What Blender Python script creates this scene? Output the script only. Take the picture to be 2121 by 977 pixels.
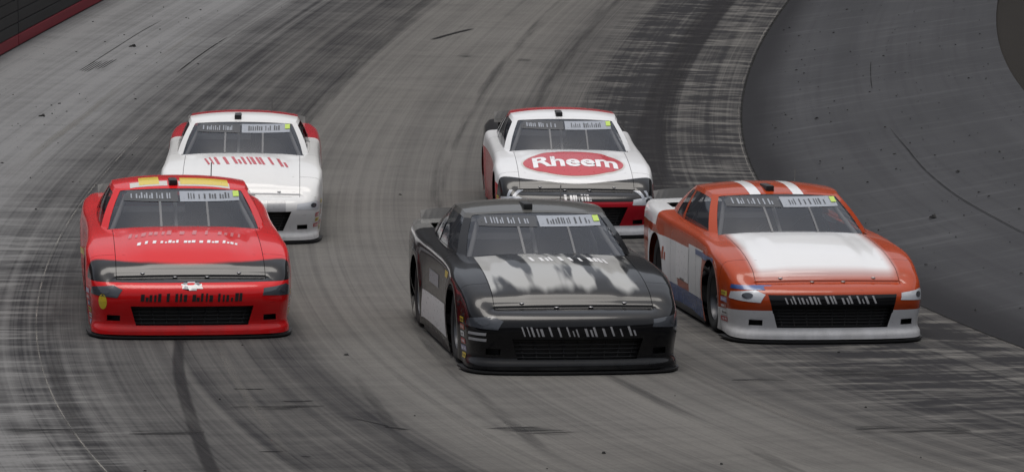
import bpy, bmesh, math, random
import numpy as np
from mathutils import Vector, Matrix
from mathutils.bvhtree import BVHTree

# ------------------------------------------------------------------ reset
for o in list(bpy.data.objects): bpy.data.objects.remove(o, do_unlink=True)
scene = bpy.context.scene
COL = scene.collection
R = math.radians

# ------------------------------------------------------------------ camera
CAM = Vector((60.982799, 67.608098, 7.143293))
yaw, pitch, roll = -0.3971461, 0.1493706, -0.3970385
fw = Vector((-math.sin(yaw)*math.cos(pitch), -math.cos(yaw)*math.cos(pitch), -math.sin(pitch)))
rt = fw.cross(Vector((0, 0, 1))).normalized(); up0 = rt.cross(fw)
rt, upv = math.cos(roll)*rt + math.sin(roll)*up0, -math.sin(roll)*rt + math.cos(roll)*up0
cd = bpy.data.cameras.new('camera'); cam = bpy.data.objects.new('camera', cd); COL.objects.link(cam)
m = Matrix.Identity(4)
for i in range(3): m[i][0], m[i][1], m[i][2], m[i][3] = rt[i], upv[i], -fw[i], CAM[i]
cam.matrix_world = m
cd.sensor_width = 36; cd.lens = 36*6539.63/2121; cd.clip_start = .1; cd.clip_end = 6000
scene.camera = cam

# ------------------------------------------------------------------ sky, sun, exposure
SUN_EL, SUN_AZ = R(70), R(215)          # azimuth measured ccw from +x, where the sun stands
w = bpy.data.worlds.new('World'); scene.world = w; w.use_nodes = True
nt = w.node_tree; nt.nodes.clear()
sky = nt.nodes.new('ShaderNodeTexSky'); sky.sky_type = 'NISHITA'; sky.sun_disc = False
sky.sun_elevation = SUN_EL; sky.sun_rotation = math.pi/2 - SUN_AZ
sky.dust_density = 4; sky.air_density = 1.0; sky.ozone_density = 1
hs = nt.nodes.new('ShaderNodeHueSaturation'); hs.inputs['Saturation'].default_value = .32
bg = nt.nodes.new('ShaderNodeBackground'); bg.inputs['Strength'].default_value = .13
wo = nt.nodes.new('ShaderNodeOutputWorld')
nt.links.new(sky.outputs[0], hs.inputs['Color']); nt.links.new(hs.outputs[0], bg.inputs['Color']); nt.links.new(bg.outputs[0], wo.inputs[0])
sd = bpy.data.lights.new('sun', 'SUN'); sd.energy = 1.2; sd.angle = R(36); sd.color = (1, .95, .88)
sun = bpy.data.objects.new('sun', sd); COL.objects.link(sun)
sdir = Vector((math.cos(SUN_AZ)*math.cos(SUN_EL), math.sin(SUN_AZ)*math.cos(SUN_EL), math.sin(SUN_EL)))
sun.rotation_euler = sdir.to_track_quat('Z', 'Y').to_euler()
sun.location = (60, 30, 60)
vs = scene.view_settings
vs.view_transform = 'Standard'; vs.look = 'None'; vs.gamma = 1; vs.use_curve_mapping = False; vs.exposure = 0.22

# ------------------------------------------------------------------ helpers: objects
def link(name, me, mat=None, parent=None, **props):
    o = bpy.data.objects.new(name, me); COL.objects.link(o)
    if parent is not None: o.parent = parent
    if mat is not None and me is not None:
        if len(me.materials) == 0: me.materials.append(None)
        o.material_slots[0].link = 'OBJECT'; o.material_slots[0].material = mat
    for k, v in props.items(): o[k] = v
    return o
def mesh_np(name, V, F, smooth=True):
    me = bpy.data.meshes.new(name); me.from_pydata([tuple(v) for v in V], [], [tuple(f) for f in F]); me.update()
    if smooth: me.polygons.foreach_set('use_smooth', [True]*len(me.polygons))
    return me
def mesh_bm(name, bm, smooth=True, angle=None):
    me = bpy.data.meshes.new(name); bmesh.ops.recalc_face_normals(bm, faces=bm.faces[:]); bm.to_mesh(me); bm.free()
    if smooth:
        me.polygons.foreach_set('use_smooth', [True]*len(me.polygons))
        if angle: me.set_sharp_from_angle(angle=R(angle))
    return me
def grid_faces(nu, nv, off=0, flip=False):
    F = []
    for i in range(nu-1):
        for j in range(nv-1):
            a = off+i*nv+j; q = (a, a+1, a+nv+1, a+nv)
            F.append(q[::-1] if flip else q)
    return F
def box_bm(bm, x0, x1, y0, y1, z0, z1, bevel=0):
    vs_ = [bm.verts.new((x, y, z)) for x in (x0, x1) for y in (y0, y1) for z in (z0, z1)]
    fs = [bm.faces.new([vs_[k] for k in q]) for q in ((0,1,3,2),(4,6,7,5),(0,4,5,1),(2,3,7,6),(0,2,6,4),(1,5,7,3))]
    if bevel:
        es = list({e for f in fs for e in f.edges})
        bmesh.ops.bevel(bm, geom=es, offset=bevel, segments=2, affect='EDGES', profile=.6)
def tube_mesh(name, pts, rad, seg=10):
    pts = [Vector(p) for p in pts]; V = []; F = []
    for i, p in enumerate(pts):
        d = (pts[min(i+1, len(pts)-1)]-pts[max(i-1, 0)]).normalized()
        a = d.cross(Vector((0, .3, 1))).normalized(); b = d.cross(a)
        for k in range(seg):
            t = 2*math.pi*k/seg; V.append(p+a*math.cos(t)*rad+b*math.sin(t)*rad)
    n = len(pts)
    for i in range(n-1):
        for k in range(seg): F.append((i*seg+k, i*seg+(k+1) % seg, (i+1)*seg+(k+1) % seg, (i+1)*seg+k))
    F.append(tuple(range(seg))); F.append(tuple(range((n-1)*seg, n*seg)))
    return mesh_np(name, V, F)
def lathe_y(name, prof, seg=48):       # prof: list of (radius, y)
    V = []; F = []; n = len(prof)
    for k in range(seg):
        t = 2*math.pi*k/seg
        for r_, y in prof: V.append((r_*math.cos(t), y, r_*math.sin(t)))
    for k in range(seg):
        for j in range(n-1):
            a = k*n+j; b = ((k+1) % seg)*n+j; F.append((a, a+1, b+1, b))
    return mesh_np(name, V, F)
def hermite(xs, ys, q):                 # smooth interpolation through control points
    xs = np.asarray(xs, float); ys = np.asarray(ys, float); q = np.clip(np.asarray(q, float), xs[0], xs[-1])
    d = np.diff(ys)/np.diff(xs); mm = np.empty_like(ys); mm[1:-1] = (d[:-1]*np.diff(xs)[1:]+d[1:]*np.diff(xs)[:-1])/(xs[2:]-xs[:-2]); mm[0] = d[0]; mm[-1] = d[-1]
    k = np.clip(np.searchsorted(xs, q, 'right')-1, 0, len(xs)-2); h = xs[k+1]-xs[k]; t = (q-xs[k])/h
    return (2*t**3-3*t**2+1)*ys[k]+(t**3-2*t**2+t)*h*mm[k]+(-2*t**3+3*t**2)*ys[k+1]+(t**3-t**2)*h*mm[k+1]
def sstep(a, b, x): t = np.clip((x-a)/(b-a), 0, 1); return t*t*(3-2*t)

# ------------------------------------------------------------------ helpers: node expressions
class N:
    def __init__(s, nt): s.nt = nt
    def node(s, t, **kw):
        n = s.nt.nodes.new(t)
        for k, v in kw.items(): setattr(n, k, v)
        return n
    def put(s, inp, v):
        if isinstance(v, X): s.nt.links.new(v.s, inp)
        elif isinstance(v, bpy.types.NodeSocket): s.nt.links.new(v, inp)
        elif isinstance(v, (tuple, list)) and len(v) == 3 and inp.type == 'RGBA': inp.default_value = (*v, 1)
        else: inp.default_value = v
    def math(s, op, *a, clamp=False):
        n = s.node('ShaderNodeMath', operation=op, use_clamp=clamp)
        for i, v in enumerate(a): s.put(n.inputs[i], v)
        return X(s, n.outputs[0])
    def vec(s, x, y, z=0.0):
        n = s.node('ShaderNodeCombineXYZ')
        for i, v in enumerate((x, y, z)): s.put(n.inputs[i], v)
        return X(s, n.outputs[0])
    def noise(s, v, scale=1.0, detail=3, rough=.55, dist=0.0):
        n = s.node('ShaderNodeTexNoise'); s.put(n.inputs['Vector'], v)
        n.inputs['Scale'].default_value = scale; n.inputs['Detail'].default_value = detail; n.inputs['Roughness'].default_value = rough; n.inputs['Distortion'].default_value = dist
        return X(s, n.outputs[0])
    def step(s, a, b, x):               # smooth 0..1 from a to b
        n = s.node('ShaderNodeMapRange', interpolation_type='SMOOTHSTEP'); s.put(n.inputs[0], x)
        s.put(n.inputs[1], a); s.put(n.inputs[2], b); return X(s, n.outputs[0])
    def mix(s, f, a, b):
        n = s.node('ShaderNodeMix', data_type='RGBA'); s.put(n.inputs[0], f); s.put(n.inputs[6], a); s.put(n.inputs[7], b); return X(s, n.outputs[2])
    def ramp(s, x, stops):              # stops: (pos, value)
        n = s.node('ShaderNodeValToRGB'); s.put(n.inputs[0], x); cr = n.color_ramp
        while len(cr.elements) < len(stops): cr.elements.new(.5)
        for e, (p, c) in zip(cr.elements, stops): e.position = p; e.color = (*c, 1) if isinstance(c, tuple) else (c, c, c, 1)
        return X(s, n.outputs[0])
    def objxyz(s):
        tc = s.node('ShaderNodeTexCoord'); sp = s.node('ShaderNodeSeparateXYZ'); s.nt.links.new(tc.outputs['Object'], sp.inputs[0])
        return X(s, tc.outputs['Object']), X(s, sp.outputs[0]), X(s, sp.outputs[1]), X(s, sp.outputs[2])
class X:
    def __init__(s, n, sock): s.n = n; s.s = sock
    def __add__(s, o): return s.n.math('ADD', s, o)
    __radd__ = __add__
    def __sub__(s, o): return s.n.math('SUBTRACT', s, o)
    def __rsub__(s, o): return s.n.math('SUBTRACT', o, s)
    def __mul__(s, o): return s.n.math('MULTIPLY', s, o)
    __rmul__ = __mul__
    def __truediv__(s, o): return s.n.math('DIVIDE', s, o)
    def gt(s, o): return s.n.math('GREATER_THAN', s, o)
    def lt(s, o): return s.n.math('LESS_THAN', s, o)
    def abs(s): return s.n.math('ABSOLUTE', s)
    def max(s, o): return s.n.math('MAXIMUM', s, o)
    def min(s, o): return s.n.math('MINIMUM', s, o)
def material(name, build, **pr):
    mt = bpy.data.materials.new(name); mt.use_nodes = True; nt_ = mt.node_tree
    b = nt_.nodes['Principled BSDF']; n = N(nt_)
    for k, v in pr.items(): b.inputs[k].default_value = v
    if build:
        for k, v in build(n).items():
            if k == 'height':
                bp = n.node('ShaderNodeBump'); bp.inputs['Strength'].default_value = v[1]; bp.inputs['Distance'].default_value = v[2]; n.put(bp.inputs['Height'], v[0]); nt_.links.new(bp.outputs[0], b.inputs['Normal'])
            else: n.put(b.inputs[k], v)
    return mt
def plain(name, c, rough=.5, metal=0, var=.15, scale=12, **kw):
    def f(n):
        o, x, y, z = n.objxyz(); k = n.noise(o, scale, 4)
        return {'Base Color': n.mix(k, tuple(a*(1-var) for a in c), tuple(min(1, a*(1+var)) for a in c)), 'Roughness': (k-.5)*.2+rough}
    return material(name, f, Metallic=metal, **kw)

# ------------------------------------------------------------------ the banked turn
R0, R1, R3 = 79.0446, 74.8511, 91.0543
BANK, BANK2 = 0.4085032, 0.2212247
def surf_z(r):
    return math.tan(BANK)*(r-R0) if r > R0 else math.tan(BANK2)*(max(r, R1)-R0)
def P(dr, th, h=0.0):                   # point h above the surface at R0+dr
    r = R0+dr; b = BANK if dr > 0 else BANK2
    return Vector((r*math.cos(th), r*math.sin(th), surf_z(r))) + h*Vector((-math.sin(b)*math.cos(th), -math.sin(b)*math.sin(th), math.cos(b)))

def polar(n):
    o, x, y, z = n.objxyz()
    r = n.math('SQRT', x*x+y*y)-R0
    L = n.math('ARCTAN2', y, x)*84.0
    return o, r, L
def mat_track(n):
    o, r, L = polar(n)
    wob = n.noise(n.vec(r*.5, L*.16), 1, 2)-.5
    rw = r+wob*.6
    lo1 = n.noise(n.vec(r*2.2, L*.022, 3.1), 1, 2)
    lo2 = n.noise(n.vec(r*9, L*.05, 7.7), 1, 3)
    lo3 = n.noise(n.vec(r*34, L*.12, 1.7), 1, 2)
    ra1 = n.noise(n.vec(r*.85, L*3.4, 5.0), 1, 4, .65)
    ra2 = n.noise(n.vec(r*2.5, L*13, 9.0), 1, 3, .6)
    blob = n.noise(n.vec(r*.9, L*.5, 2.0), 1, 4, .6)
    fine = n.noise(o, 38, 4, .7)
    # rubber laid by the cars: share by distance across the track
    prof = n.ramp((rw+1.0)/14.0, [(0.0, .86), (.10, .80), (.155, 1.0), (.205, .84), (.27, .46), (.33, .18), (.45, .15), (.492, .20), (.518, .66), (.60, .60), (.66, .68), (.70, .40), (.76, .10), (.90, .08), (.935, .42), (1.0, .60)])
    lo4 = n.noise(n.vec(r*17, L*.018, 4.4), 1, 2)
    ra3 = n.noise(n.vec(r*1.6, L*30, 3.0), 1, 3, .6)
    streak = (lo1-.5)*1.3+(lo2-.5)*1.1+(lo3-.5)*.65+(lo4-.5)*.9
    rub = prof+streak*(prof*.45+.42)+(blob-.5)*.95*(prof*.8+.25)+(n.noise(n.vec(r*.8, L*.9, 6.6), 1, 5, .65)-.5)*.42+(ra3-.5)*.22+(ra2-.5)*.16+n.step(.60, .70, n.noise(n.vec(r*70, L*.035, 6.1), 1, 1))*.14-n.step(.64, .72, n.noise(n.vec(r*48, L*.03, 2.1), 1, 1))*.10
    # broomed concrete wearing through the rubber in streaks across the track
    zin = n.step(3.0, 1.7, rw); zout = n.step(7.6, 8.6, rw)*n.step(10.4, 9.2, rw)*n.step(29.0, 37.0, L+(blob-.5)*8.0)
    worn = n.step(.48, .66, ra1*.70+ra2*.30)
    rub = rub-worn*(zin*.95+zout*.75+.10)*n.step(.34, .58, blob+.08)
    rub = rub+n.step(.52, .36, ra1)*(.22*zin+.18*zout+.07)
    rub = n.math('ADD', rub, 0.0, clamp=True)
    bare = n.mix(n.step(6.5, 10.0, rw), (.116, .1105, .103), (.172, .173, .177))
    bare = n.mix(n.noise(n.vec(r*.35, L*.2, 8), 1, 3), n.mix(.25, bare, (.10, .095, .09)), n.mix(.22, bare, (.24, .24, .235)))
    c = n.mix(rub, bare, (.026, .0256, .0275))
    c = n.mix(n.step(.35, .75, fine)*.30, c, n.mix(.6, c, (.015, .015, .015)))
    c = n.mix(n.step(.66, .78, fine)*.22, c, (.30, .29, .28))
    return {'Base Color': c, 'Roughness': .95-rub*.08, 'height': (fine*.6+ra2*.5+lo3*.2, .35, .006)}
def mat_apron(n):
    o, r, L = polar(n)
    lo1 = n.noise(n.vec(r*1.6, L*.05, 3), 1, 3); lo2 = n.noise(n.vec(r*8, L*.09, 5), 1, 3); ra = n.noise(n.vec(r*.5, L*2.6, 6), 1, 4, .65); ra2 = n.noise(n.vec(r*1.2, L*14, 6), 1, 3)
    blob = n.noise(n.vec(r*.45, L*.3, 4), 1, 3); fine = n.noise(o, 40, 4, .7)
    c = n.mix(n.step(.3, .7, lo1*.5+blob*.5), (.041, .042, .0455), (.056, .057, .061))
    c = n.mix(n.step(.55, .3, lo2)*.35, c, (.036, .036, .04))
    c = n.mix(n.step(.5, .75, ra)*.26, c, (.115, .117, .122))
    c = n.mix(n.step(.5, .32, ra2)*.22, c, (.036, .036, .04))
    edge = n.step(-.85, -.12, r+(blob-.5)*.5)
    c = n.mix(edge*.85, c, (.018, .018, .020))
    c = n.mix(n.step(.60, .78, fine)*.26, c, (.17, .17, .17))
    c = n.mix(n.step(.42, .24, fine)*.5, c, (.02, .02, .02))
    return {'Base Color': c, 'Roughness': .93+(fine-.5)*.1, 'height': (fine+ra2*.4, .3, .005)}
def mat_asphalt(n):
    o, x, y, z = n.objxyz()
    a = n.noise(o, 55, 3, .7); b = n.noise(o, .6, 4)
    c = n.mix(b, (.019, .0175, .016), (.027, .025, .023)); c = n.mix(n.step(.55, .75, a)*.5, c, (.06, .056, .052)); c = n.mix(n.step(.45, .3, a)*.6, c, (.015, .014, .013))
    return {'Base Color': c, 'Roughness': .9, 'height': (a, .6, .01)}
M_TRACK = material('concrete_track', mat_track, **{'Specular IOR Level': .06})
M_APRON = material('concrete_apron', mat_apron, **{'Specular IOR Level': .06})
M_ASPH = material('infield_asphalt', mat_asphalt, **{'Specular IOR Level': .06})

def ring_mesh(name, ra, rb, nr, t0, t1, nth, zf):
    rs = np.linspace(ra, rb, nr); ts = np.linspace(t0, t1, nth)
    V = [(r*math.cos(t), r*math.sin(t), zf(r)) for t in ts for r in rs]
    return mesh_np(name, V, grid_faces(nth, nr))
track = link('race_track', ring_mesh('race_track', R0, R3+.6, 9, -math.pi, math.pi, 721, lambda r: math.tan(BANK)*(r-R0)), M_TRACK, kind='structure')
apron = link('apron', ring_mesh('apron', R1, R0, 5, -math.pi, math.pi, 721, lambda r: math.tan(BANK2)*(r-R0)-.012), M_APRON, kind='structure')
ZI = math.tan(BANK2)*(R1-R0)
bm = bmesh.new()
c0 = bm.verts.new((0, 0, ZI-.05)); rim = [bm.verts.new((R1*math.cos(2*math.pi*k/720), R1*math.sin(2*math.pi*k/720), ZI-.05)) for k in range(720)]
rim2 = [bm.verts.new((v.co.x, v.co.y, ZI-.012)) for v in rim]
for k in range(720):
    bm.faces.new((c0, rim[k], rim[(k+1) % 720])); bm.faces.new((rim[k], rim2[k], rim2[(k+1) % 720], rim[(k+1) % 720]))
infield = link('infield', mesh_bm('infield', bm, False), M_ASPH, kind='structure')
ground = link('ground', ring_mesh('ground', R3+.6, 4000, 12, -math.pi, math.pi, 181, lambda r: math.tan(BANK)*(R3+.6-R0)), plain('concourse', (.2, .2, .19), .9, scale=.5), kind='structure')

# ------------------------------------------------------------------ marks on the surface (thin sheets a few mm proud)
def mark_mat(name, col, lo, hi, sr, sl, opac=1.0):
    def f(n):
        o, r, L = polar(n)
        k = n.noise(n.vec(r*sr, L*sl, 4), 1, 4, .6)
        at = n.node('ShaderNodeAttribute'); at.attribute_name = 'edge'
        return {'Base Color': n.mix(k, tuple(c*.7 for c in col), tuple(c*1.2 for c in col)), 'Alpha': n.math('MULTIPLY', n.step(lo, hi, k)*n.step(0.0, .8, X(n, at.outputs['Fac'])), opac), 'Roughness': .92}
    return material(name, f, **{'Specular IOR Level': .06})
def ribbon(name, pts, width, mat, parent, h=.004, taper=True):
    ps = [np.array(p) for p in pts]; dense = []
    for a, b in zip(ps[:-1], ps[1:]):
        nn = max(3, int(abs(b[1]-a[1])*84/.25)+1, int(abs(b[0]-a[0])/.1)+1)
        dense += [a+(b-a)*k/nn for k in range(nn)]
    dense.append(ps[-1]); D = np.array(dense)
    for _ in range(4): D[1:-1] = (D[:-2]+D[2:]+2*D[1:-1])/4
    V = []; E_ = []
    for i, (dr, th) in enumerate(D):
        c = P(dr, th, h); a = D[max(i-1, 0)]; b = D[min(i+1, len(D)-1)]; d = (P(b[0], b[1], h)-P(a[0], a[1], h)).normalized()
        bk = BANK if dr > 0 else BANK2
        nrm = Vector((-math.sin(bk)*math.cos(th), -math.sin(bk)*math.sin(th), math.cos(bk))); s = d.cross(nrm).normalized()
        q = i/(len(D)-1); en = min(1, q*6, (1-q)*6) if taper else 1
        for k in range(5):
            t = k/4-.5; V.append(c+s*width*t); E_.append((1-abs(t*2)**2)*(.35+.65*en))
    me = mesh_np(name, V, grid_faces(len(D), 5))
    at = me.attributes.new('edge', 'FLOAT', 'POINT'); at.data.foreach_set('value', E_)
    return link(name, me, mat, parent)
MK_RUB = mark_mat('rubber_mark', (.030, .029, .031), .10, .55, 5, .22, .62)
MK_RUB2 = mark_mat('rubber_mark_faint', (.05, .049, .05), .36, .72, 5, .25, .45)
MK_PALE = mark_mat('pale_mark', (.17, .162, .152), .34, .75, 4, .3, .40)
MK_DARK = mark_mat('scrape_mark', (.02, .02, .021), .15, .45, 20, 14, .85)
MK_SMUDGE = mark_mat('smudge_mark', (.03, .03, .031), .44, .62, 1.6, 16, .75)
MK_CRACK = mark_mat('crack', (.02, .02, .02), .2, .5, 8, 3, .75)
MK_JOINT = mark_mat('joint_filler', (.24, .23, .21), .35, .62, 10, .9, .6)
for nm, pts, wd, mt in (
    ('skid_mark', [(7.08, .5043), (7.2, .5247), (7.3, .5439), (7.41, .5655), (7.52, .5838), (7.68, .6057), (7.8, .63)], .13, MK_RUB),
    ('skid_mark', [(5.91, .5404), (6.05, .5684), (6.22, .5887), (6.45, .6094), (6.6, .63)], .12, MK_RUB2),
    ('skid_mark', [(3.93, .5416), (3.93, .5585), (3.96, .5775), (4.02, .5954), (4.19, .6166), (4.3, .64)], .16, MK_RUB2),
    ('skid_mark', [(4.89, .4838), (5.01, .5105), (5.14, .5476), (5.31, .5843), (5.54, .6122), (5.7, .64)], .14, MK_RUB2),
    ('skid_mark', [(1.12, .05), (1.15, .1012), (1.15, .1554), (1.2, .215), (1.26, .2725), (1.36, .3216), (1.45, .3572), (1.5, .42)], .62, MK_RUB),
    ('skid_mark', [(1.75, .20), (1.72, .25), (1.8, .31), (1.9, .37)], .20, MK_RUB2),
    ('skid_mark', [(4.0, .05), (3.98, .12), (3.95, .2), (4.0, .28), (4.1, .36), (4.2, .44)], .26, MK_RUB2),
    ('skid_mark', [(3.1, .05), (3.05, .14), (3.0, .24), (3.1, .34)], .34, MK_RUB2),
    ('skid_mark', [(8.05, .42), (8.1, .47), (8.2, .53), (8.3, .60), (8.4, .66)], .18, MK_RUB2),
    ('skid_mark', [(6.35, .05), (6.3, .16), (6.2, .27), (6.2, .36)], .4, MK_RUB2),
    ('pale_streak', [(3.22, .52), (3.23, .5611), (3.25, .5878), (3.24, .6039), (3.23, .6198), (3.2, .65)], .22, MK_PALE),
    ('pale_streak', [(6.78, .5088), (6.85, .537), (6.94, .57), (7.16, .6072), (7.3, .63)], .10, MK_PALE),
    ('pale_streak', [(5.6, .54), (5.62, .57), (5.7, .61), (5.8, .64)], .07, MK_PALE),
    ('pale_streak', [(9.5, .16), (9.45, .22), (9.4, .28), (9.5, .35)], .20, MK_PALE),
    ('crack', [(-2.08, .3043), (-2.1, .3323), (-2.05, .3605), (-2.02, .3955), (-2.03, .421), (-2.01, .4401), (-2.0, .47)], .022, MK_CRACK),
    ('crack', [(-2.08, .2103), (-2.07, .2289), (-2.06, .2487)], .02, MK_CRACK),
    ('crack', [(10.41, .2169), (10.42, .194), (10.44, .1739), (10.41, .1586)], .03, MK_CRACK),
    ('crack', [(8.88, .2224), (8.9, .2039), (8.9, .1888), (8.88, .1767)], .05, MK_CRACK),
    ('scuff_mark', [(5.47, .1703), (5.29, .1627), (4.99, .1539)], .14, MK_DARK),
    ('scuff_mark', [(6.95, .5502), (6.84, .5507), (6.72, .5509)], .055, MK_DARK),
    ('scuff_mark', [(6.68, .5602), (6.58, .5608), (6.45, .5603)], .06, MK_DARK),
    ('scuff_mark', [(6.33, .5735), (6.24, .5764), (6.16, .5798)], .02, MK_DARK),
    ('scuff_mark', [(6.20, .5798), (6.06, .5824)], .055, MK_DARK),
    ('scuff_mark', [(7.24, .5942), (7.09, .5945)], .05, MK_DARK),
    ('scuff_mark', [(7.02, .5979), (6.96, .5984)], .04, MK_DARK),
    ('smudge', [(7.10, .5640), (6.62, .5655)], .34, MK_SMUDGE),
    ('smudge', [(6.72, .5640), (6.42, .5645)], .20, MK_SMUDGE),
    ('smudge', [(5.48, .5800), (5.05, .5880)], .42, MK_SMUDGE),
    ('smudge', [(3.05, .5500), (2.62, .5510)], .22, MK_SMUDGE),
    ('smudge', [(3.05, .5900), (2.30, .5930)], .60, MK_SMUDGE),
    ('smudge', [(2.2, .5450), (1.5, .5480)], .60, MK_SMUDGE),
    ('smudge', [(7.95, .5800), (7.45, .5810)], .30, MK_SMUDGE),
    ('smudge', [(8.8, .5760), (8.1, .5790)], .35, MK_SMUDGE),
    ('smudge', [(4.80, .1890), (4.55, .1895)], .40, MK_SMUDGE),
    ('smudge', [(3.80, .1925), (3.55, .1930)], .35, MK_SMUDGE),
    ('slab_joint', [(12.0, .1945), (11.57, .1975), (11.28, .1993)], .03, MK_JOINT),
    ('slab_joint', [(11.9, .1565), (11.38, .1593)], .03, MK_JOINT)):
    ribbon(nm, pts, wd, mt, apron if pts[0][0] < 0 else track)
rng = random.Random(4)
for k in range(7):      # scrape lines by the outer lane
    t = .2172+(k-3)*.0006; d = 10.27+(k-3)*.048
    ribbon('scrape_line', [(d, t+.0060+rng.uniform(-.002, .002)), (d-.01, t-.0060+rng.uniform(-.002, .003))], .028, MK_DARK, track)
# seams between the paving passes: one pale sealed line in the outer lane, one where apron and track meet
gl = [(8.3133, .30+.02*k) for k in range(22)]
ribbon('lane_seam', gl, .016, MK_JOINT, track, .005, False)
ribbon('lane_seam', [(.012, -.3+.02*k) for k in range(56)], .035, MK_CRACK, track, .005, False)
ribbon('lane_seam', [(.055, -.3+.02*k) for k in range(56)], .014, MK_JOINT, track, .005, False)

# ------------------------------------------------------------------ tyre rubber crumbs
M_CRUMB = plain('tyre_rubber_crumb', (.012, .012, .012), .9)
def crumb(bm, c, s, rg, nrm):
    a = nrm.orthogonal().normalized(); b = nrm.cross(a); t = rg.uniform(0, 6.3); a, b = a*math.cos(t)+b*math.sin(t), b*math.cos(t)-a*math.sin(t)
    ln = s*rg.uniform(1, 2.6); vv = []
    for k in range(6):
        q = 6.283*k/6; vv.append(bm.verts.new(c+a*math.cos(q)*ln*.5*rg.uniform(.6, 1.1)+b*math.sin(q)*s*.5*rg.uniform(.6, 1.2)+nrm*.002))
    tp = [bm.verts.new(c+(v.co-c)*rg.uniform(.4, .75)+nrm*s*rg.uniform(.3, .6)) for v in vv]
    for k in range(6): bm.faces.new((vv[k], vv[(k+1) % 6], tp[(k+1) % 6], tp[k]))
    bm.faces.new(tp)
def nrm_at(dr, th):
    b = BANK if dr > 0 else BANK2
    return Vector((-math.sin(b)*math.cos(th), -math.sin(b)*math.sin(th), math.cos(b)))
bm = bmesh.new(); rg = random.Random(11)
for k in range(520):
    if k < 330: dr, th = -rg.uniform(.3, 4.1), rg.uniform(.05, .50)
    elif k < 460: dr, th = rg.gauss(10.0, .8), rg.uniform(.05, .36)
    else: dr, th = rg.uniform(.2, 9.5), rg.uniform(.3, .62)
    if dr > 11.9: continue
    crumb(bm, P(dr, th), rg.choice((.012, .016, .02, .028)), rg, nrm_at(dr, th))
link('rubber_crumbs', mesh_bm('rubber_crumbs', bm, False), M_CRUMB, kind='stuff', label='black crumbs of tyre rubber strewn over the apron and outer lane', category='rubber debris')
for (dr, th, s, lb) in ((10.16, .1921, .085, 'largest scrap of torn black rubber on the pale outer lane near barrier'), (-1.48, .41, .065, 'curled black rubber scrap on the apron right of the orange and white car'),
                        (-2.39, .368, .045, 'small dark rubber scrap lying beside the curved crack in the apron'), (-1.13, .2766, .045, 'lone rubber scrap on the apron above the orange car roof near track edge'),
                        (9.97, .2788, .07, 'flat rubber scrap on outer lane at the far left of the picture')):
    bm = bmesh.new(); n_ = nrm_at(dr, th); c = P(dr, th)
    a = n_.orthogonal().normalized()
    M_ = Matrix.Translation(c)
    crumb(bm, Vector((0, 0, 0)), s, rg, n_); crumb(bm, a*s*.7, s*.6, rg, n_)
    bmesh.ops.remove_doubles(bm, verts=bm.verts[:], dist=.001)
    o = link('rubber_scrap', mesh_bm('rubber_scrap', bm, False), M_CRUMB, label=lb, category='rubber debris', group='torn rubber scraps on the track'); o.location = c

# ------------------------------------------------------------------ steel barrier along the outside
def mat_barrier(c):
    def f(n):
        o, x, y, z = n.objxyz(); r, L = n.math('SQRT', x*x+y*y), n.math('ARCTAN2', y, x)*91
        k = n.noise(n.vec(r*3, L*.5, z*9), 1, 4, .6); s = n.noise(n.vec(z*22, L*.7, 2), 1, 3)
        cc = n.mix(k, tuple(a*.75 for a in c), tuple(a*1.3 for a in c)); cc = n.mix(n.step(.62, .8, s)*.35, cc, (.02, .02, .02))
        return {'Base Color': cc, 'Roughness': .55}
    return f
M_BAR = material('barrier_charcoal', mat_barrier((.026, .025, .026)), **{'Specular IOR Level': .3})
M_BRED = material('barrier_red', mat_barrier((.21, .022, .034)), **{'Specular IOR Level': .3})
barrier = link('steel_barrier', None, label='dark charcoal barrier wall of stacked steel tubes with red bottom band', category='barrier')
barrier.location = (0, 0, 0)
er_in = lambda th: Vector((-math.sin(BANK)*math.cos(th), -math.sin(BANK)*math.sin(th), math.cos(BANK)))
eout = lambda th: Vector((math.cos(BANK)*math.cos(th), math.cos(BANK)*math.sin(th), math.sin(BANK)))
SEC = 6.1/91
prof = [(0, .018), (.006, .006), (.020, 0)]
TH = .212
for si in range(-4, 9):
    ta, tb = .1963-SEC*si-SEC+.00016, .1963-SEC*si-.00016
    for k in range(6):
        h0 = .012+k*TH; hh = TH-.007
        sec = [(.018, h0), (.005, h0+.006), (0, h0+.020), (0, h0+hh-.020), (.005, h0+hh-.006), (.018, h0+hh), (.17, h0+hh), (.17, h0)]
        V = []; ns = 13
        for i in range(ns):
            th = ta+(tb-ta)*i/(ns-1)
            for dr, h in sec: V.append(P(R3-R0, th)+eout(th)*dr+er_in(th)*h)
        n6 = len(sec); F = []
        for i in range(ns-1):
            for j in range(n6): F.append((i*n6+j, i*n6+(j+1) % n6, (i+1)*n6+(j+1) % n6, (i+1)*n6+j))
        F.append(tuple(range(n6))); F.append(tuple(range((ns-1)*n6, ns*n6)))
        link('barrier_tube', mesh_np('barrier_tube', V, F, False), M_BRED if k == 0 else M_BAR, barrier)
V = []; ns = 120
for i in range(ns):
    th = -.42+1.1*i/(ns-1)
    for dr, h in ((.19, -.2), (.19, 1.3), (.5, 1.3), (.5, -.2)): V.append(P(R3-R0, th)+eout(th)*dr+er_in(th)*h)
F = [(i*4+j, i*4+(j+1) % 4, (i+1)*4+(j+1) % 4, (i+1)*4+j) for i in range(ns-1) for j in range(4)]
link('backing_wall', mesh_np('backing_wall', V, F, False), M_BAR, barrier)

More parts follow.
